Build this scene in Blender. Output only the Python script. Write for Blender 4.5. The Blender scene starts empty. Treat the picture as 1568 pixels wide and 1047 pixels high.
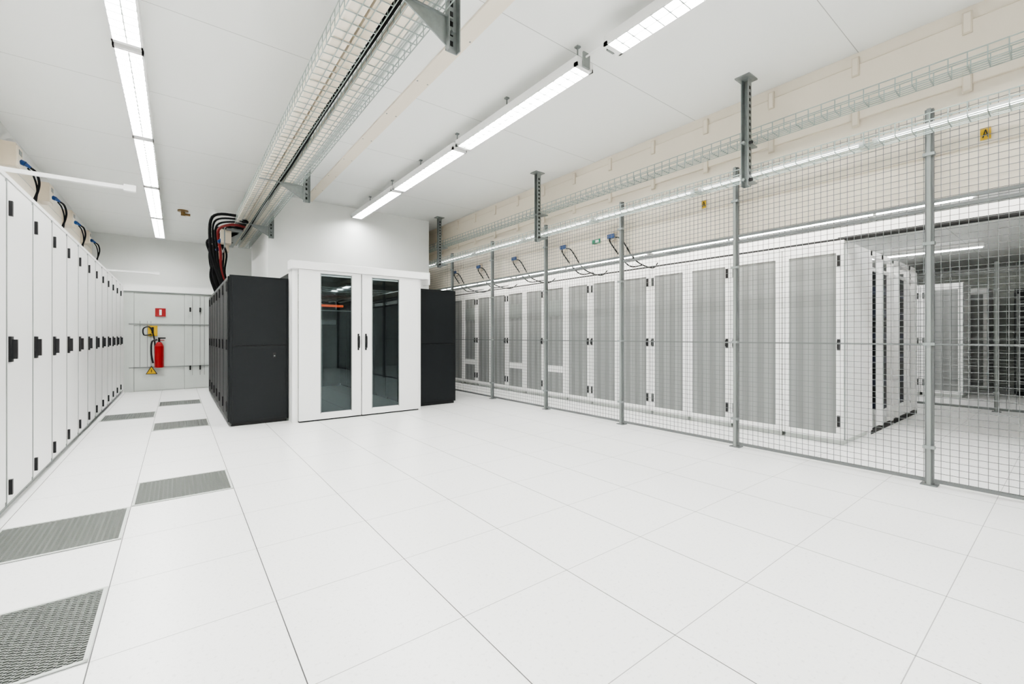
import bpy, math, random
from mathutils import Vector
random.seed(4)
SC=bpy.context.scene
# ---------------------------------------------------------------- materials
def mat(name,col,rough=0.5,metal=0.0,var=0.03,scale=8.0,emit=0.0,bump=0.0,spec=0.5):
    m=bpy.data.materials.new(name); m.use_nodes=True
    nt=m.node_tree; b=nt.nodes['Principled BSDF']
    b.inputs['Roughness'].default_value=rough; b.inputs['Metallic'].default_value=metal
    b.inputs['Specular IOR Level'].default_value=spec
    tc=nt.nodes.new('ShaderNodeTexCoord'); n=nt.nodes.new('ShaderNodeTexNoise')
    n.inputs['Scale'].default_value=scale; n.inputs['Detail'].default_value=4
    nt.links.new(tc.outputs['Object'],n.inputs['Vector'])
    mx=nt.nodes.new('ShaderNodeMix'); mx.data_type='RGBA'
    mx.inputs[6].default_value=(*[max(0,c*(1-var)) for c in col],1)
    mx.inputs[7].default_value=(*[min(1,c*(1+var)) for c in col],1)
    nt.links.new(n.outputs['Fac'],mx.inputs[0]); nt.links.new(mx.outputs[2],b.inputs['Base Color'])
    if emit>0:
        b.inputs['Emission Color'].default_value=(*col,1); b.inputs['Emission Strength'].default_value=emit
    if bump>0:
        bp=nt.nodes.new('ShaderNodeBump'); bp.inputs['Strength'].default_value=bump
        nt.links.new(n.outputs['Fac'],bp.inputs['Height']); nt.links.new(bp.outputs['Normal'],b.inputs['Normal'])
    return m
WHITE=mat('white_powdercoat',(.89,.89,.88),.35,var=.01)
WALLW=mat('white_wall',(.88,.89,.87),.6,var=.01)
CREAM=mat('cream_panel',(.86,.78,.66),.5,var=.01)
CREAM2=mat('cream_duct',(.74,.65,.52),.45)
GALV=mat('galvanised_steel',(.26,.285,.28),.4,.3,.2,30)
WIRE=mat('fence_wire',(.16,.17,.17),.5,.1)
TWIRE=mat('tray_wire',(.36,.42,.40),.4,.3)
POST=mat('fence_post',(.15,.16,.16),.45,.1)
BLACK=mat('black_plastic',(.007,.007,.008),.45)
CAB=mat('cable_rubber',(.003,.003,.0035),.6,spec=.2)
CABR=mat('red_cable',(.20,.008,.008),.5)
BLKC=mat('black_cabinet_steel',(.0085,.0105,.0118),.42,0,.08,3,spec=.3)
BLKD=mat('black_seam',(.002,.0025,.003),.6)
GREYP=mat('grey_panel',(.60,.63,.60),.5)
GREYD=mat('grey_trim',(.25,.27,.26),.5)
TILEG=mat('grating_metal',(.19,.205,.19),.5)
TILED=mat('grating_void',(.03,.034,.03),.7)
BLUE=mat('blue_socket',(.008,.05,.19),.4)
RED=mat('red_paint',(.32,.003,.006),.3)
YEL=mat('yellow_sign',(.62,.38,.004),.5)
GREEN=mat('green_sign',(.02,.22,.12),.5)
BRASS=mat('brass',(.25,.16,.07),.35,.6)
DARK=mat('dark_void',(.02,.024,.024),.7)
ORNG=mat('orange_bar',(.9,.12,.03),.5,emit=.25)  # orange bar behind the glass, slightly emissive
BLED=mat('navy_equipment',(.006,.010,.028),.4)
LAMP=mat('lamp_diffuser',(1,.995,.98),.4,emit=12,var=0)
LAMP2=mat('tube_diffuser',(1,.995,.98),.4,emit=6.5,var=0)
LAMP3=mat('dim_lamp',(1,.995,.98),.4,emit=1.6,var=0)

def perf():
    m=bpy.data.materials.new('perforated_steel_door'); m.use_nodes=True
    nt=m.node_tree; b=nt.nodes['Principled BSDF']; b.inputs['Roughness'].default_value=.5
    tc=nt.nodes.new('ShaderNodeTexCoord')
    w=nt.nodes.new('ShaderNodeTexWave'); w.bands_direction='Y'; w.inputs['Scale'].default_value=1.9; w.inputs['Distortion'].default_value=0.3
    nt.links.new(tc.outputs['Object'],w.inputs['Vector'])
    v=nt.nodes.new('ShaderNodeTexVoronoi'); v.inputs['Scale'].default_value=140; v.inputs['Randomness'].default_value=0
    nt.links.new(tc.outputs['Object'],v.inputs['Vector'])
    lt=nt.nodes.new('ShaderNodeMath'); lt.operation='LESS_THAN'; lt.inputs[1].default_value=.32
    nt.links.new(v.outputs['Distance'],lt.inputs[0])
    m1=nt.nodes.new('ShaderNodeMix'); m1.data_type='RGBA'
    m1.inputs[6].default_value=(.29,.30,.295,1); m1.inputs[7].default_value=(.205,.212,.208,1)
    nt.links.new(w.outputs['Fac'],m1.inputs[0])
    m2=nt.nodes.new('ShaderNodeMix'); m2.data_type='RGBA'; m2.inputs[7].default_value=(.09,.093,.09,1)
    nt.links.new(lt.outputs[0],m2.inputs[0]); nt.links.new(m1.outputs[2],m2.inputs[6])
    nt.links.new(m2.outputs[2],b.inputs['Base Color'])
    return m
PERF=perf()

def glass():
    m=bpy.data.materials.new('tinted_glass'); m.use_nodes=True
    nt=m.node_tree; nt.nodes.remove(nt.nodes['Principled BSDF'])
    out=nt.nodes['Material Output']
    tr=nt.nodes.new('ShaderNodeBsdfTransparent'); tr.inputs[0].default_value=(.66,.72,.73,1)
    gl=nt.nodes.new('ShaderNodeBsdfGlossy'); gl.inputs['Roughness'].default_value=.01; gl.inputs[0].default_value=(.8,.9,.92,1)
    fr=nt.nodes.new('ShaderNodeFresnel'); fr.inputs[0].default_value=1.55
    mx=nt.nodes.new('ShaderNodeMixShader')
    nt.links.new(fr.outputs[0],mx.inputs[0]); nt.links.new(tr.outputs[0],mx.inputs[1]); nt.links.new(gl.outputs[0],mx.inputs[2])
    nt.links.new(mx.outputs[0],out.inputs['Surface'])
    return m
GLASS=glass()

def grid_mat(name,base,px,ox,wx,dx,py,oy,wy,dy,rough,speck=0.0):
    """flat surface with thin joint lines: period px/py, offset, half width, darkness 0..1"""
    m=bpy.data.materials.new(name); m.use_nodes=True
    nt=m.node_tree; b=nt.nodes['Principled BSDF']; b.inputs['Roughness'].default_value=rough
    g=nt.nodes.new('ShaderNodeNewGeometry'); s=nt.nodes.new('ShaderNodeSeparateXYZ')
    nt.links.new(g.outputs['Position'],s.inputs[0])
    def M(op,a,bv):
        n=nt.nodes.new('ShaderNodeMath'); n.operation=op
        for i,v in enumerate((a,bv)):
            if isinstance(v,(int,float)): n.inputs[i].default_value=v
            elif v is not None: nt.links.new(v,n.inputs[i])
        return n.outputs[0]
    def line(o,p,off,w,d):
        a=M('ADD',M('SUBTRACT',o,off),p*200+p/2)
        a=M('MODULO',a,p); a=M('ABSOLUTE',M('SUBTRACT',a,p/2),None)
        return M('MULTIPLY',M('LESS_THAN',a,w),d)
    lx=line(s.outputs[0],px,ox,wx,dx); ly=line(s.outputs[1],py,oy,wy,dy)
    f=M('MAXIMUM',lx,ly)
    n=nt.nodes.new('ShaderNodeTexNoise'); n.inputs['Scale'].default_value=60; n.inputs['Detail'].default_value=3
    nt.links.new(g.outputs['Position'],n.inputs['Vector'])
    r=nt.nodes.new('ShaderNodeValToRGB'); e=r.color_ramp.elements
    e[0].position=.30; e[0].color=(*[c*(1-speck) for c in base],1); e[1].position=.42; e[1].color=(*base,1)
    nt.links.new(n.outputs['Fac'],r.inputs[0])
    mx=nt.nodes.new('ShaderNodeMix'); mx.data_type='RGBA'
    nt.links.new(f,mx.inputs[0]); nt.links.new(r.outputs[0],mx.inputs[6]); mx.inputs[7].default_value=(.02,.02,.02,1)
    nt.links.new(mx.outputs[2],b.inputs['Base Color'])
    return m
FLOOR=grid_mat('raised_floor_tiles',(.92,.92,.91),.6,.35,.0021,.94,.6,.37,.0017,.62,.3,.12)
CEIL=grid_mat('ceiling_panels',(.90,.91,.89),50,20,.001,0,1.56,1.22,.003,.5,.6,.0)

# ---------------------------------------------------------------- mesh builder
class B:
    def __init__(s): s.v=[];s.f=[];s.m=[];s.mats=[]
    def mi(s,m):
        if m not in s.mats: s.mats.append(m)
        return s.mats.index(m)
    def box(s,x0,x1,y0,y1,z0,z1,m):
        if x0>x1:x0,x1=x1,x0
        if y0>y1:y0,y1=y1,y0
        if z0>z1:z0,z1=z1,z0
        n=len(s.v)
        s.v+=[(x0,y0,z0),(x1,y0,z0),(x1,y1,z0),(x0,y1,z0),(x0,y0,z1),(x1,y0,z1),(x1,y1,z1),(x0,y1,z1)]
        s.f+=[(n,n+3,n+2,n+1),(n+4,n+5,n+6,n+7),(n,n+1,n+5,n+4),(n+1,n+2,n+6,n+5),(n+2,n+3,n+7,n+6),(n+3,n,n+4,n+7)]
        s.m+=[s.mi(m)]*6
    def prism(s,poly,axis,a,b,m):
        """extrude a 2d polygon along axis (0,1,2) from a to b"""
        n=len(s.v); k=len(poly)
        for t in (a,b):
            for p in poly:
                q=list(p); q.insert(axis,t); s.v.append(tuple(q))
        s.f.append(tuple(range(n+k-1,n-1,-1))); s.f.append(tuple(range(n+k,n+2*k)))
        for i in range(k):
            j=(i+1)%k; s.f.append((n+i,n+j,n+k+j,n+k+i))
        s.m+=[s.mi(m)]*(k+2)
    def tube(s,pts,r,m,seg=8,smooth=0):
        pts=[Vector(p) for p in pts]
        if smooth:
            out=[]
            P=[pts[0]]+pts+[pts[-1]]
            for i in range(1,len(P)-2):
                for k in range(smooth):
                    t=k/smooth
                    a,b,c,d=P[i-1],P[i],P[i+1],P[i+2]
                    out.append(.5*((2*b)+(c-a)*t+(2*a-5*b+4*c-d)*t*t+(3*b-a-3*c+d)*t**3))
            out.append(pts[-1]); pts=out
        rr=r if isinstance(r,(list,tuple)) else [r]*len(pts)
        n=len(s.v); up=None
        for i,p in enumerate(pts):
            d=(pts[min(i+1,len(pts)-1)]-pts[max(i-1,0)])
            if d.length<1e-9: d=Vector((0,0,1))
            d.normalize()
            if up is None: up=Vector((0,0,1)) if abs(d.z)<.9 else Vector((1,0,0))
            a=d.cross(up)
            if a.length<1e-6: a=d.cross(Vector((1,0,0)))
            a.normalize(); b=a.cross(d).normalized(); up=b
            for k in range(seg):
                t=2*math.pi*k/seg
                s.v.append(tuple(p+(a*math.cos(t)+b*math.sin(t))*rr[i]))
        for i in range(len(pts)-1):
            for k in range(seg):
                k2=(k+1)%seg
                s.f.append((n+i*seg+k,n+i*seg+k2,n+(i+1)*seg+k2,n+(i+1)*seg+k)); s.m.append(s.mi(m))
        s.f.append(tuple(n+k for k in range(seg))[::-1]); s.m.append(s.mi(m))
        e=n+(len(pts)-1)*seg
        s.f.append(tuple(e+k for k in range(seg))); s.m.append(s.mi(m))
    def mesh(s,name):
        me=bpy.data.meshes.new(name); me.from_pydata(s.v,[],s.f)
        for m in s.mats: me.materials.append(m)
        me.polygons.foreach_set('material_index',s.m); me.update(); return me
    def obj(s,name,loc=(0,0,0),bevel=0,smooth=False,parent=None):
        me=s.mesh(name); o=bpy.data.objects.new(name,me); SC.collection.objects.link(o); o.location=loc
        if smooth:
            for p in me.polygons: p.use_smooth=True
        if bevel:
            b=o.modifiers.new('bevel','BEVEL'); b.width=bevel; b.segments=2; b.limit_method='ANGLE'
        if parent: o.parent=parent
        return o
def inst(me,name,loc,bevel=0):
    o=bpy.data.objects.new(name,me); SC.collection.objects.link(o); o.location=loc
    if bevel:
        b=o.modifiers.new('bevel','BEVEL'); b.width=bevel; b.segments=2; b.limit_method='ANGLE'
    return o

H=3.72; XL=-1.66; XB=4.86; YE=14.7; Y0=-4.0; XF=15.5
# ---------------------------------------------------------------- shell
b=B(); b.box(XL-.2,XF+.2,Y0-.2,YE+.2,-.12,0,FLOOR); b.obj('floor')
b=B(); b.box(XL-.2,XB+.14,Y0-.2,YE+.2,H,H+.12,CEIL); b.obj('ceiling')
b=B(); b.box(XB+.14,XF+.2,Y0-.2,YE+.2,2.78,2.9,CEIL); b.obj('ceiling_cage')
b=B(); b.box(XL-.15,XL,Y0,YE,0,H,WALLW); b.obj('wall_left')
b=B(); b.box(XL,XF,YE,YE+.15,0,H,WALLW); b.obj('wall_back')
b=B(); b.box(XL,XF,Y0-.15,Y0,0,H,WALLW); b.obj('wall_front')
b=B(); b.box(XF,XF+.15,Y0,YE,0,2.78,GREYP); b.obj('wall_right')
# bulkhead above fence
b=B(); b.box(XB,XB+.14,Y0,YE,2.28,H,CREAM)
b.box(XB-.02,XB,Y0,YE,3.12,3.60,CREAM)
b.box(XB-.022,XB,Y0,YE,3.112,3.12,CREAM2); b.box(XB-.022,XB,Y0,YE,3.60,3.606,CREAM2)
b.box(XB-.014,XB,Y0,YE,2.84,2.846,CREAM2)
b.box(XB-.012,XB,Y0,YE,2.62,2.63,CREAM2)
y=.535-.70*6
while y<YE-.3:
    for z0 in (3.05,3.50):
        b.box(XB-.035,XB-.019,y-.028,y+.028,z0,z0+.17,CREAM2)
        b.box(XB-.040,XB-.035,y-.02,y+.02,z0+.01,z0+.16,CREAM)
    y+=.70
b.obj('bulkhead_wall',bevel=.004)
# ceiling trim strip
b=B(); b.box(1.87,2.02,Y0,8.8,H-.02,H,CREAM)
y=0
while y<8.6:
    for xx in(1.89,2.0): b.box(xx-.006,xx+.006,y-.006,y+.006,H-.024,H-.02,GREYD)
    y+=.8
b.obj('trim_1')

# ---------------------------------------------------------------- perforated floor tiles
def perf_tile():
    b=B(); b.box(.004,.596,.004,.596,0.0005,.002,TILED)
    b.box(.004,.596,.004,.018,.002,.006,GREYP); b.box(.004,.596,.582,.596,.002,.006,GREYP)
    b.box(.004,.018,.004,.596,.002,.006,GREYP); b.box(.582,.596,.004,.596,.002,.006,GREYP)
    n=22
    for i in range(1,n):
        c=.014+i*.572/n; b.box(c-.005,c+.005,.018,.582,.002,.0055,TILEG)
    n=34
    for i in range(1,n):
        c=.014+i*.572/n; b.box(.018,.582,c-.0034,c+.0034,.002,.0055,TILEG)
    return b.mesh('perforated_floor_tile')
pt=perf_tile()
for (x,y) in [(-.85,2.17),(-.85,3.37),(-.25,3.97),(-.25,6.97),(-.85,8.17),(-.25,9.37)]:
    inst(pt,'perforated_floor_tile',(x,y,0))

# ---------------------------------------------------------------- left cabinets
def left_cab(w):
    b=B(); h=2.24
    b.box(-.74,-.02,0,w,.05,h,WHITE)
    b.box(-.70,-.03,.01,w-.01,0,.05,GREYD)
    b.box(-.74,.004,0,w,h-.03,h,WHITE)
    b.box(-.02,0,.008,w-.008,.06,h-.034,WHITE)          # door leaf
    b.box(0,.006,.02,w-.02,.09,h-.06,WHITE)             # raised skin
    b.box(-.02,.0072,-.0055,.0055,.06,h-.034,GREYD)     # joint between doors
    b.box(-.02,.001,.006,w-.006,.05,.06,GREYD)
    for z in (.12,1.97):
        b.box(.006,.024,.035,.06,z,z+.10,BLACK)
    b.box(.006,.020,.03,.085,1.0,1.17,BLACK)
    b.box(.020,.043,.045,.07,1.02,1.15,BLACK)
    b.box(.006,.03,.085,.105,1.06,1.10,GALV)
    return b.mesh('white_server_cabinet')
w=.657; lm=left_cab(w)
for i in range(-3,12):
    o=inst(lm,'white_server_cabinet',(-.89,4.29+w*i,0))
# rods over the aisle
for yy in (4.3,9.8):
    b=B(); b.box(-.92,-.25,yy-.012,yy+.012,2.255,2.28,WHITE); b.box(-.31,-.24,yy-.02,yy+.02,2.245,2.29,WHITE)
    b.box(-1.0,-.9,yy-.02,yy+.02,2.24,2.27,WHITE)
    b.obj('aisle_rail')

# ---------------------------------------------------------------- black cabinets island
def black_cab(w,handed):
    # aisle-facing front at local x=0 (facing -x), depth +x .69, width along y
    b=B(); h=1.97
    b.box(.0,.69,0,w,.04,h,BLKC); b.box(.02,.67,.02,w-.02,0,.04,BLKD)
    b.box(-.018,0,.008,w-.008,.06,h-.02,BLKC)
    b.box(-.022,-.018,.05,w-.05,.10,h-.06,BLKD)
    for z in (.2,1.0,1.75): b.box(-.04,-.02,.02,.045,z,z+.13,BLACK)
    return b
bm=black_cab(.6,0).mesh('black_server_cabinet')
for i in range(7):
    if i==0:
        c=black_cab(.6,0)
        c.box(.03,.66,-.012,0,.07,1.04,BLKC); c.box(.03,.66,-.012,0,1.055,1.94,BLKC)
        c.box(.0,.69,-.004,0,.04,1.97,BLKC); c.box(.03,.66,-.006,0,1.04,1.055,BLKD)
        c.box(.50,.53,-.02,-.012,.88,.95,BLACK); c.box(.507,.523,-.026,-.02,.90,.915,GALV)
        c.obj('black_server_cabinet',(.54,6.70,0),.003)
    else: inst(bm,'black_server_cabinet',(.54,6.70+.6*i,0))
for i in range(7):
    c=B(); h=1.97
    c.box(0,.78,0,.6,.04,h,BLKC); c.box(.02,.76,.02,.58,0,.04,BLKD)
    c.box(-.01,0,.03,.57,.06,1.9,BLKD)
    if i==0:
        c.box(.03,.75,-.012,0,.07,1.04,BLKC); c.box(.03,.75,-.012,0,1.055,1.94,BLKC)
    c.obj('black_server_cabinet',(3.12,6.72+.6*i,0),.003)
# containment: door frame, header, added shading roof, sliding doors
YD=6.45
b=B()
b.box(1.235,1.31,YD+.03,YD+.28,0,2.07,WHITE)
b.box(3.06,3.118,YD+.03,YD+.28,0,2.07,WHITE)
b.box(1.235,3.118,YD+.03,YD+.28,2.07,2.15,WHITE)
b.box(1.22,3.22,YD-.05,YD+.14,2.085,2.19,WHITE)
b.box(1.20,1.22,YD-.055,YD+.145,2.075,2.195,WHITE)
b.box(3.22,3.24,YD-.055,YD+.145,2.0,2.195,WHITE)
b.box(1.31,3.06,YD+.02,YD+.1,0,.012,BLKD)
b.obj('containment_door_frame',bevel=.004)
def door(x0,x1,g0,g1,hx,name):
    b=B(); y0=YD-.02; y1=YD+.02; z0=.02;z1=2.082
    b.box(x0,g0,y0,y1,z0,z1,WHITE); b.box(g1,x1,y0,y1,z0,z1,WHITE)
    b.box(g0,g1,y0,y1,z0,.11,WHITE); b.box(g0,g1,y0,y1,2.045,z1,WHITE)
    b.box(x0,x1,y0+.01,y1-.01,.003,z0,BLKD)
    b.box(g0,g1,YD-.003,YD+.003,.11,2.045,GLASS)
    e=.008
    b.box(g0-.004,g0+e,y0-.003,y0,.10,2.05,GREYD); b.box(g1-e,g1+.004,y0-.003,y0,.10,2.05,GREYD)
    b.tube([(hx,y0,1.00),(hx,y0-.04,1.01),(hx,y0-.045,1.09),(hx,y0-.04,1.17),(hx,y0,1.18)],.011,BLACK)
    b.box(hx-.012,hx+.012,y0-.006,y0,.97,1.21,BLACK)
    b.obj(name,bevel=.002)
door(1.31,2.146,1.585,2.01,2.105,'glass_sliding_door')
door(2.160,3.06,2.307,2.73,2.215,'glass_sliding_door')
b=B(); b.box(1.235,3.115,YD+.29,10.9,1.98,2.05,DARK); b.obj('added_shade_roof')  # roof added to keep the space behind the glass dark
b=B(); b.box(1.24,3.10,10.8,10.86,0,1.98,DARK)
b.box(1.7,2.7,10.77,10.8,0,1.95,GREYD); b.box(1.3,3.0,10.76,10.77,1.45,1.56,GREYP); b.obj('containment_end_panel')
b=B(); b.box(2.0,2.5,8.5,8.53,1.72,1.76,ORNG); b.box(1.7,2.9,8.49,8.5,1.64,1.66,GREYP)
for k in range(8): b.box(1.4+.2*k,1.42+.2*k,8.0,9.9,1.9,1.92,GREYP)
for k in range(8): b.box(1.4,2.95,7.2+.3*k,7.22+.3*k,1.93,1.95,GREYP)
b.box(1.5,2.55,9.0,9.02,1.86,1.9,GREYP); b.box(1.5,1.52,9.0,9.02,1.7,1.98,GREYP); b.box(2.5,2.52,9.0,9.02,1.7,1.98,GREYP)
b.obj('interior_cable_ladder')
for (ya,yb) in ((7.0,7.9),(9.3,10.4)):
    b=B(); b.box(2.10,2.20,ya,yb,1.955,1.979,WHITE); b.box(2.11,2.19,ya+.02,yb-.02,1.952,1.955,LAMP3); b.obj('interior_fill_light')  # strips added to brighten the floor seen through the glass
# upper bulkhead
b=B(); b.box(1.28,4.43,8.8,10.9,2.052,H,WALLW); b.obj('bulkhead_duct')

# ---------------------------------------------------------------- end door wall
YW=12.2
b=B(); b.box(-.885,XB-.3,YW,YW+.2,0,2.27,GREYP); b.obj('wall_partition')
b=B(); b.box(-.885,XB-.3,YW-.04,YW,2.13,2.27,WALLW)
b.box(-.88,.62,YW-.03,YW,2.105,2.13,GREYD); b.obj('trim_2')
b=B(); F=YW-.002
b.box(-.80,-.72,YW-.035,F,0.001,2.1,GREYP); b.box(.14,.2,YW-.035,F,0.001,2.1,GREYP)
b.box(-.72,.14,YW-.02,F,.02,2.08,GREYP)
b.box(-.72,-.712,YW-.024,F,0.001,2.1,GREYD); b.box(.132,.14,YW-.024,F,0.001,2.1,GREYD)
b.box(.20,.62,YW-.02,F,.02,2.08,GREYP)
for xx in (.28,.42,.5): b.box(xx-.005,xx+.005,YW-.026,YW-.02,0.3,2.08,GREYD)
for xx in (-.62,-.5,-.44): b.box(xx-.005,xx+.005,YW-.026,YW-.02,0.5,1.5,GREYD)
b.box(-.80,.62,YW-.045,F,1.42,1.445,GREYD); b.box(-.80,.62,YW-.045,F,.50,.52,GREYD)
for xx in (.24,.42):
    for z in (.42,1.72): b.box(xx-.015,xx+.015,YW-.06,YW-.02,z,z+.1,BLACK)
b.obj('door_1')
b=B(); ex=-.30;ey=YW-.13
b.tube([(ex,ey,.50),(ex,ey,.51),(ex,ey,.96),(ex,ey,1.02),(ex,ey,1.05)],[.065,.08,.08,.055,.03],RED,16)
b.tube([(ex,ey,1.05),(ex,ey,1.12)],.02,BLACK); b.box(ex-.02,ex+.11,ey-.015,ey+.015,1.12,1.15,BLACK); b.box(ex-.02,ex+.09,ey-.012,ey+.012,1.08,1.095,RED)
b.tube([(ex-.03,ey,1.1),(ex-.12,ey-.02,1.05),(ex-.13,ey-.02,.8),(ex-.10,ey-.02,.6)],.017,BLACK,smooth=6)
b.box(ex-.05,ex+.05,YW-.05,YW-.046,.55,.6,RED); b.box(ex-.02,ex+.02,YW-.07,YW-.046,.85,.9,RED)
b.obj('fire_extinguisher',smooth=False)
b=B(); cx=-.41
b.box(cx-.08,cx+.08,YW-.065,YW-.046,1.18,1.40,YEL)
b.box(cx-.02,cx+.02,YW-.075,YW-.065,1.24,1.37,BLACK)
b.tube([(cx-.02,YW-.08,1.22),(cx-.14,YW-.09,1.2),(cx-.15,YW-.09,1.34),(cx-.04,YW-.08,1.36),(cx+.03,YW-.09,1.1),(cx+.04,YW-.09,.8),(cx+.06,YW-.09,.62)],.013,BLACK,smooth=6)
b.obj('wall_hose_holder')
b=B(); b.box(-.37,-.19,YW-.055,YW-.046,1.60,1.78,RED); b.box(-.30,-.26,YW-.057,YW-.055,1.63,1.75,WHITE); b.obj('fire_sign')
b=B(); b.prism([(-.53,.36),(-.33,.36),(-.43,.54)],1,YW-.055,YW-.046,BLACK); b.prism([(-.51,.372),(-.35,.372),(-.43,.515)],1,YW-.058,YW-.055,YEL)
b.box(-.436,-.424,YW-.06,YW-.058,.40,.46,BLACK); b.obj('warning_sign')

# ---------------------------------------------------------------- lights
def louvre(name,x0,x1,y0,y1,z,hz,step=.105):
    b=B()
    b.box(x0,x1,y0,y1,z+.03,z+hz,WHITE)
    b.box(x0,x0+.014,y0,y1,z,z+.03,WHITE); b.box(x1-.014,x1,y0,y1,z,z+.03,WHITE)
    b.box(x0,x1,y0,y0+.04,z,z+.03,WHITE); b.box(x0,x1,y1-.04,y1,z,z+.03,WHITE)
    b.box(x0+.014,x1-.014,y0+.04,y1-.04,z+.022,z+.029,LAMP)
    yy=y0+step
    while yy<y1-.05:
        b.box(x0+.014,x1-.014,yy-.004,yy+.004,z+.002,z+.020,GREYD); yy+=step
    xm=(x0+x1)/2; b.box(xm-.004,xm+.004,y0+.04,y1-.04,z+.004,z+.020,GREYP)
    return b.obj(name)
js=[-1.65,.53,2.71,4.89,7.03,9.25,11.6,13.9]
for i in range(len(js)-1):
    louvre('ceiling_light',-.43,-.225,js[i]+.03,js[i+1]-.03,3.60,.12)
for (a,c) in [(-3.0,-1.95),(-1.9,.2),(.22,2.33),(2.62,4.67),(4.73,6.64),(6.70,8.70)]:
    louvre('suspended_light',2.71,2.91,a,c,3.49,.08)
b=B(); b.box(2.795,2.805,-3.0,8.75,3.572,3.585,WHITE)
yy=-2.5
while yy<8.7:
    b.box(2.795,2.805,yy-.004,yy+.004,3.585,H,GALV); b.box(2.78,2.82,yy-.02,yy+.02,H-.012,H,GALV); yy+=1.04
b.box(2.77,2.85,2.60,2.615,3.49,3.62,GREYD); b.box(2.77,2.85,2.335,2.35,3.49,3.58,GREYD)
b.obj('light_mounting_rail')

# ---------------------------------------------------------------- wire basket trays
def basket(b,x0,x1,y0,y1,z,h,pitch,m=TWIRE,r=.0028,n=4):
    for i in range(n+1):
        x=x0+(x1-x0)*i/n; b.box(x-r,x+r,y0,y1,z-r,z+r,m)
    for k in (1,2):
        zz=z+h*k/2
        for x in(x0,x1): b.box(x-r,x+r,y0,y1,zz-r,zz+r,m)
    y=y0
    while y<=y1:
        b.box(x0,x1,y-r,y+r,z-r,z+r,m); b.box(x0-r,x0+r,y-r,y+r,z,z+h,m); b.box(x1-r,x1+r,y-r,y+r,z,z+h,m); y+=pitch
# right trays
for z in (3.12,2.76):
    b=B(); basket(b,4.52,4.67,Y0+.3,12,z,.10,.10,r=.0032)
    b.obj('wire_cable_tray')
# tubes inside the lower tray
b=B(); y=-3.5
while y<11.5:
    b.box(4.59,4.615,y+.02,y+1.5,2.795,2.815,WHITE)
    b.tube([(4.602,y+.06,2.785),(4.602,y+1.46,2.785)],.008,LAMP3,8)
    b.box(4.59,4.615,y+.03,y+.06,2.768,2.80,WHITE); b.box(4.59,4.615,y+1.46,y+1.49,2.768,2.80,WHITE)
    y+=1.53
b.obj('tube_light_strip')
# hangers
def hanger(x,y,zb):
    b=B(); w=.035
    b.box(x-w,x+w,y-w,y-w+.006,zb,H,GALV); b.box(x-w,x+w,y+w-.006,y+w,zb,H,GALV); b.box(x+w-.006,x+w,y-w,y+w,zb,H,GALV)
    b.box(x-.09,x+.09,y-.07,y+.07,H-.012,H-.0005,GALV)
    z=zb+.05
    while z<H-.08:
        b.box(x-.012,x+.012,y-w-.002,y-w,z,z+.03,BLKD); z+=.06
    for zz in (3.10,2.735):
        b.prism([(x+w,zz-.005),(x+.20,zz-.005),(x+.20,zz-.02),(x+w,zz-.07)],1,y-.02,y+.02,GALV)
        b.tube([(x-w-.03,y,zz-.03),(x-w+.01,y,zz-.03)],.016,GALV,6)
        b.tube([(x-.01,y-w-.03,zz-.03),(x-.01,y-w,zz-.03)],.016,BLACK,6)
    return b.obj('tray_hanger')
for yy in (2.02,5.17,8.39,-1.1,11.5): hanger(4.47,yy,2.65)

# centre tray
b=B(); z=3.14
basket(b,.80,1.03,-3.5,11.2,z,.12,.10,r=.0026,n=3); basket(b,1.07,1.27,-3.5,11.2,z-.03,.09,.10,r=.0026,n=3)
b.obj('wire_cable_tray')
b=B(); b.box(.82,.92,-3.5,11.2,z+.01,z+.11,CREAM); b.box(.935,1.015,-3.5,11.2,z+.01,z+.07,CREAM2)
b.box(1.085,1.17,-3.5,11.2,z-.02,z+.04,CREAM)
y=-3
while y<11:
    b.box(.815,.925,y,y+.03,z+.11,z+.115,CREAM2); b.box(.815,.925,y,y+.03,z+.005,z+.01,CREAM2); y+=.6
b.obj('cable_duct')
b=B()
for k,(x,zz) in enumerate([(1.042,.10),(1.058,.075),(1.048,.05),(1.052,.02),(1.19,.0),(1.215,.005),(1.24,.0)]):
    pts=[(x+.006*math.sin(i*1.3+k),-3.5+i*.7,z+zz+.008*math.sin(i*.9+k*2)) for i in range(21)]
    b.tube(pts,.010,CAB if k<4 else GREYP,6)
b.obj('cable_run')
def bracket(x,y,zb):
    b=B()
    b.box(x-.04,x+.04,y+.0,y+.006,zb,H,GALV); b.box(x+.034,x+.04,y-.04,y+.006,zb,H,GALV); b.box(x-.04,x-.034,y-.04,y+.006,zb,H,GALV)
    b.box(x-.08,x+.08,y-.08,y+.08,H-.012,H-.0005,GALV)
    b.prism([(x-.03,3.095),(1.02,3.095),(1.02,3.075),(x-.03,zb+.02)],1,y-.008,y,GALV)
    b.box(.79,x,y-.02,y+.0,3.092,3.10,GALV)
    zz=zb+.04
    while zz<H-.1:
        b.box(x-.01,x+.01,y-.002,y,zz,zz+.03,BLKD); zz+=.06
    b.tube([(x,y-.03,zb+.12),(x,y,zb+.12)],.014,GALV,6)
    b.obj('tray_bracket')
for yy in (2.34,6.1,-1.2): bracket(1.33,yy,2.90)
bracket(1.32,8.70,2.90)

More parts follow.
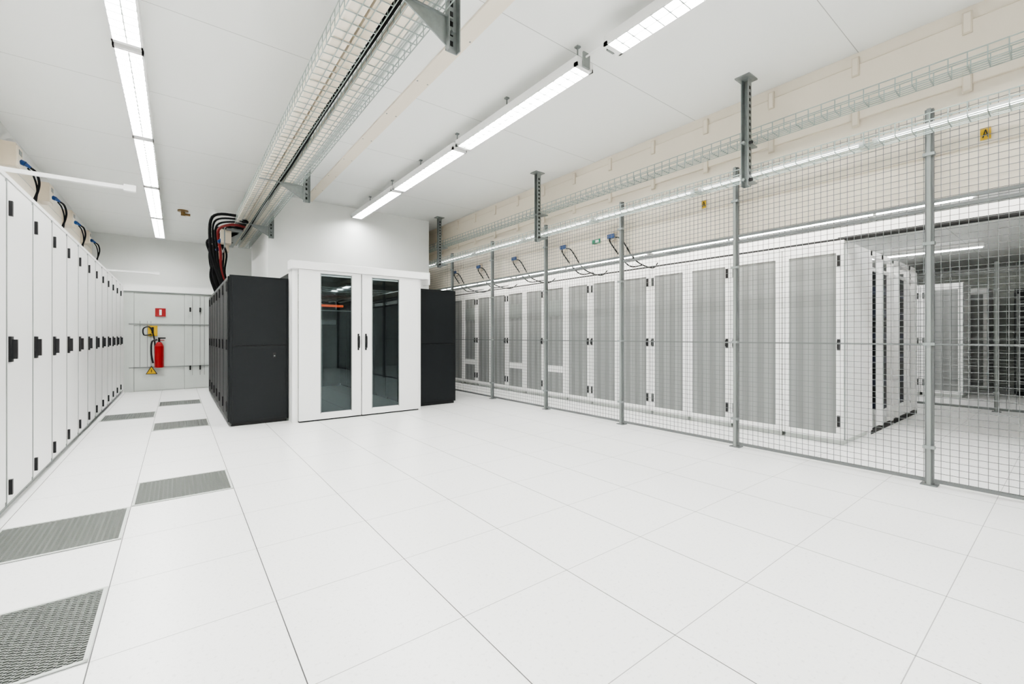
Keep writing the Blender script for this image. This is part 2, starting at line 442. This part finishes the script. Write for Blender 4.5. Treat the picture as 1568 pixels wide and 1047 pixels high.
# ---------------------------------------------------------------- sockets and cables
def socket(name,x,y,z,s,loop):
    b=B()
    b.box(x,x+s*.13,y-.14,y+.14,z-.12,z+.16,CREAM2)
    b.box(x+s*.13,x+s*.14,y-.11,y+.11,z-.10,z+.14,CREAM)
    b.box(x+s*.14,x+s*.144,y-.06,y+.06,z+.05,z+.11,GREYD)
    b.tube([(x+s*.14,y,z-.02),(x+s*.18,y,z-.04)],.030,BLUE,12); b.tube([(x+s*.18,y,z-.04),(x+s*.22,y+.02,z-.07)],[.024,.016],BLUE,12)
    p=Vector((x+s*.22,y+.02,z-.07))
    b.tube([p,p+Vector((s*.04,.06,-.04)),p+Vector((s*.05,.14,-.16)),p+Vector((s*.0,.18,-.34)),p+Vector((-s*.06,.14,-.44)),(x+.02,y+.08,2.85)],.013,CAB,8,smooth=6)
    p=p+Vector((-.03,.05,.0))
    b.tube([p,p+Vector((s*.03,.10,-.06)),p+Vector((s*.04,.22,-.22)),p+Vector((0,.2,-.5)),(x+.10,y+.2,2.60),(x+.16,y+.2,2.25)],.010,CAB,8,smooth=6)
    b.obj(name)
for yy in (6.2,7.8,9.5,11.3,13.2):
    socket('wall_power_socket',XL+.021,yy,3.30,1,0)
b=B(); b.box(XL,XL+.02,Y0,YE,3.14,3.46,CREAM); b.box(XL+.02,XL+.024,Y0,YE,3.28,3.285,GREYP)
b.box(XL,XL+.05,Y0,YE,2.80,2.84,GALV)
b.obj('wall_cable_duct')
def rsock(yy,k):
    b=B(); x=XB-.021; z=2.50
    b.box(x-.05,x,yy-.06,yy+.06,z,z+.12,CREAM2)
    b.box(x-.075,x-.05,yy-.09,yy+.03,z+.03,z+.085,BLUE)
    b.tube([(x-.05,yy-.10,z+.03),(x-.04,yy-.2,z-.02),(x+.1,yy-.32,z-.30),(x+.5,yy-.30,z-.36),(x+.78,yy-.2,2.25)],.009,CAB,8,smooth=6)
    b.tube([(x-.05,yy+.0,z+.03),(x-.04,yy-.02,z-.05),(x+.15,yy-.16,z-.34),(x+.5,yy-.12,z-.30),(x+.78,yy+.1,2.25)],.009,CAB,8,smooth=6)
    b.obj('wall_power_socket')
for k,yy in enumerate((4.0,4.95,6.2,7.35,8.3)): rsock(yy,k)
def asign(yy):
    b=B(); x=XB-.014; c=2.70
    b.box(x-.005,x,yy-.028,yy+.028,c-.045,c+.045,YEL)
    b.prism([(yy-.018,c-.03),(yy-.010,c-.03),(yy+.003,c+.03),(yy-.003,c+.03)],0,x-.008,x-.005,BLACK)
    b.prism([(yy+.010,c-.03),(yy+.018,c-.03),(yy+.003,c+.03),(yy-.003,c+.03)],0,x-.008,x-.005,BLACK)
    b.box(x-.008,x-.005,yy-.010,yy+.010,c-.014,c-.006,BLACK); b.obj('letter_sign')
asign(.44); asign(2.66); 
b=B(); b.box(XB-.02,XB-.014,4.22,4.38,2.52,2.58,GREEN); b.box(XB-.022,XB-.02,4.25,4.31,2.53,2.57,WHITE); b.obj('exit_sign')

# cable bundle above black cabinets
b=B(); random.seed(9)
for k in range(16):
    x=.60+.035*(k%6); y=9.1+.12*k
    b.tube([(.95,y-.5,3.10),(.80-.02*(k%6),y-.35,3.22-.03*(k%8)),(x-.12,y-.1,3.2-.05*(k%9)),(x-.14+.02*(k%7),y,2.7),(x-.06,y+.08,2.35),(x+.05,y+.1,1.985)],.017 if k%3 else .024,CABR if k in(3,11) else CAB,8,smooth=7)
for k in range(4):
    y=9.3+.45*k
    b.box(.62,.78,y,y+.2,2.84-.08*k,3.08-.08*k,CREAM2); b.tube([(.64,y+.05,2.9-.08*k),(.58,y+.03,2.84-.08*k)],.03,BLUE,10)
b.box(.70,.95,9.2,11.0,3.06,3.09,GALV); b.box(.66,.68,9.2,10.89,2.7,2.74,GALV)
b.box(.66,.68,9.2,9.23,2.7,3.08,GALV); b.box(.66,.68,10.86,10.89,1.97,3.08,GALV); b.box(.66,.68,9.9,9.93,1.97,3.08,GALV)
b.obj('cable_bundle')
# detector
b=B(); dx,dy=.10,11.07
b.tube([(dx,dy,H),(dx,dy,H-.03)],.09,BRASS,20); b.tube([(dx,dy,H-.03),(dx,dy,H-.12)],.035,BRASS,16)
b.tube([(dx,dy,H-.12),(dx,dy,H-.14)],[.06,.05],WHITE,16); b.box(dx+.02,dx+.12,dy-.02,dy+.02,H-.1,H-.06,BRASS)
b.obj('gas_nozzle')

# ---------------------------------------------------------------- fence
def fence(name,X,ys,top,seam,sp,r,pw=.026):
    b=B(); y0,y1=ys[0],ys[-1]
    n=int(round((y1-y0)/sp))
    for i in range(n+1):
        y=y0+i*sp; b.box(X-r,X+r,y-r,y+r,.04,top,WIRE)
    z=.05
    while z<top:
        b.box(X-r*1.2,X+r*1.2,y0,y1,z-r,z+r,WIRE); z+=sp
    for z in (.035,seam-.03,seam+.03):
        b.box(X-.012,X+.012,y0,y1,z-.012,z+.012,POST)
    b.box(X-.008,X+.008,y0,y1,1.103,1.113,POST)
    for y in ys:
        b.box(X-pw+.01,X+pw-.01,y-pw,y+pw,0,top+.03,POST)
        b.box(X-pw-.012,X+pw-.008,y-.012,y+.012,.0,top+.03,GREYD)
        b.box(X-.05,X+.05,y-.05,y+.05,0,.008,POST)
        for z in (.3,1.11,1.9,2.6):
            if z<top: b.box(X-pw-.02,X,y-.035,y+.035,z-.012,z+.012,GALV)
    return b.obj(name)
fence('mesh_fence',4.72,[.73+1.505*k for k in range(-3,9)],2.93,2.2,.05,.0017)
fence('mesh_fence',10.1,[-3.7,-2.2,-.7,.8,2.3],2.3,2.2,.1,.003)

# ---------------------------------------------------------------- perforated cabinets
def perf_cab(flip,blank=0):
    b=B(); h=2.2
    b.box(.03,.9,0,.6,.06,h,WHITE); b.box(.05,.88,.02,.58,0,.06,GREYP)
    b.box(0,.03,.005,.07,.06,h-.03,WHITE); b.box(0,.03,.53,.595,.06,h-.03,WHITE)
    b.box(0,.03,.07,.53,.06,.12,WHITE); b.box(0,.03,.07,.53,2.07,h-.03,WHITE)
    b.box(.012,.03,.07,.53,.12,2.07,PERF)
    b.box(.026,.031,-.004,.005,.06,h-.03,GREYD)
    b.box(.010,.03,.07,.53,1.09,1.10,GREYP)
    b.box(-.002,.03,0,.6,h-.028,h,WHITE)
    if blank: b.box(.006,.012,.09,.51,1.55,1.85,GREYD); b.box(.006,.012,.09,.51,.5,.62,WHITE)
    yy=.045 if flip else .555
    for z in (.2,1.02,1.92):
        b.box(-.018,0,yy-.013,yy+.013,z,z+.12,BLACK)
    b.box(-.035,-.018,yy-.01,yy+.01,1.04,1.12,BLACK)
    return b.mesh('perforated_server_cabinet')
pc=[perf_cab(0),perf_cab(1)]; pb=[perf_cab(0,1),perf_cab(1,1)]
for i in range(18):
    src=pb if i in(7,9,12) else pc
    inst(src[(i+1)%2],'perforated_server_cabinet',(5.64,1.54+.6*i,0))
for i in range(7):
    inst(pc[i%2],'perforated_server_cabinet',(11.8,1.36+.6*i,0))
for i in range(3):
    inst(pc[i%2],'perforated_server_cabinet',(13.6,1.2+.6*i,0))
c=B(); c.box(0,.8,0,.6,.05,2.1,BLKC); c.box(.02,.78,.02,.58,0,.05,BLKD)
for k in range(18): c.box(-.006,0,.05,.55,.15+.1*k,.16+.1*k,GREYD)
c.box(-.02,0,.04,.06,.1,2.0,GREYD); c.box(-.02,0,.54,.56,.1,2.0,GREYD)
cm=c.mesh('black_server_cabinet')
for i in range(7): inst(cm,'black_server_cabinet',(13.0,-3.4+.6*i,0))
# header above the rack row, continuing as a curtain rail
b=B(); b.box(5.67,5.75,-3.5,12.3,2.225,2.34,WHITE); b.box(5.66,5.67,-3.5,1.6,2.205,2.235,BLKD); b.box(5.67,5.75,-3.5,12.3,2.202,2.225,BLKD)
y=-3.2
while y<12: b.box(5.70,5.72,y-.01,y+.01,2.34,2.78,GALV); y+=1.5
b.obj('containment_rail')

# open frame racks behind the first row
b=B(); y0,y1=1.56,2.7
for x in (6.6,7.08,7.58,7.9,8.5,8.95):
    b.box(x-.035,x+.035,y0-.03,y0+.03,0,2.2,WHITE)
for x in (6.6,8.95):
    b.box(x-.035,x+.035,y1-.03,y1+.03,0,2.2,WHITE)
b.box(6.57,8.98,y0-.03,y0+.03,2.14,2.2,WHITE); b.box(6.57,8.98,y1-.03,y1+.03,2.14,2.2,WHITE)
b.box(6.57,8.98,y0-.03,y0+.0,.0,.05,BLKD)
for x in (6.6,8.95): b.box(x-.03,x+.03,y0,y1,2.14,2.2,WHITE)
b.box(6.57,8.98,y0+.0,y0+.03,1.98,2.02,WHITE)
for z in (.3,.7,1.1,1.5,1.9):
    b.box(6.6,8.95,y1-.02,y1+.02,z,z+.03,WHITE)
b.box(6.6,8.95,y1+.0,y1+.01,.05,2.14,GREYP)
for xs,ww in ((7.18,.32),(8.0,.42)):
    for k in range(18):
        z=.22+k*.1
        b.box(xs,xs+ww,y0+.02,y0+.5,z,z+.094,BLKC if k%3 else BLED)
        if k%4==1: b.box(xs+.02,xs+.05,y0+.012,y0+.02,z+.03,z+.05,GREYD)
b.obj('open_frame_rack')

# cage lights, with further rows added to brighten the cage
for (x,ya,yb) in [(5.25,-3.5,.6),(5.25,.7,4.8),(5.25,4.9,9),(6.9,.7,4.8),(6.9,4.9,9),(6.9,9.1,13),(10.9,1,4.8)]:
    b=B(); b.box(x-.06,x+.06,ya,yb,2.70,2.775,WHITE); b.box(x-.05,x+.05,ya+.03,yb-.03,2.69,2.699,LAMP2); b.obj('cage_light')

# ---------------------------------------------------------------- world, camera
wd=bpy.data.worlds.new('world'); SC.world=wd; wd.use_nodes=True
wd.node_tree.nodes['Background'].inputs[0].default_value=(.9,.95,1,1); wd.node_tree.nodes['Background'].inputs[1].default_value=.3
SC.view_settings.view_transform='AgX'; SC.view_settings.look='AgX - Medium High Contrast'
SC.view_settings.exposure=2.35
cd=bpy.data.cameras.new('camera'); cam=bpy.data.objects.new('camera',cd); SC.collection.objects.link(cam)
cd.sensor_width=36; cd.lens=36*669/1568; cd.shift_y=-8.5/1568; cd.clip_start=.05
cam.location=(0,0,1.17); cam.rotation_euler=(math.radians(90),0,math.radians(-37.5))
SC.camera=cam
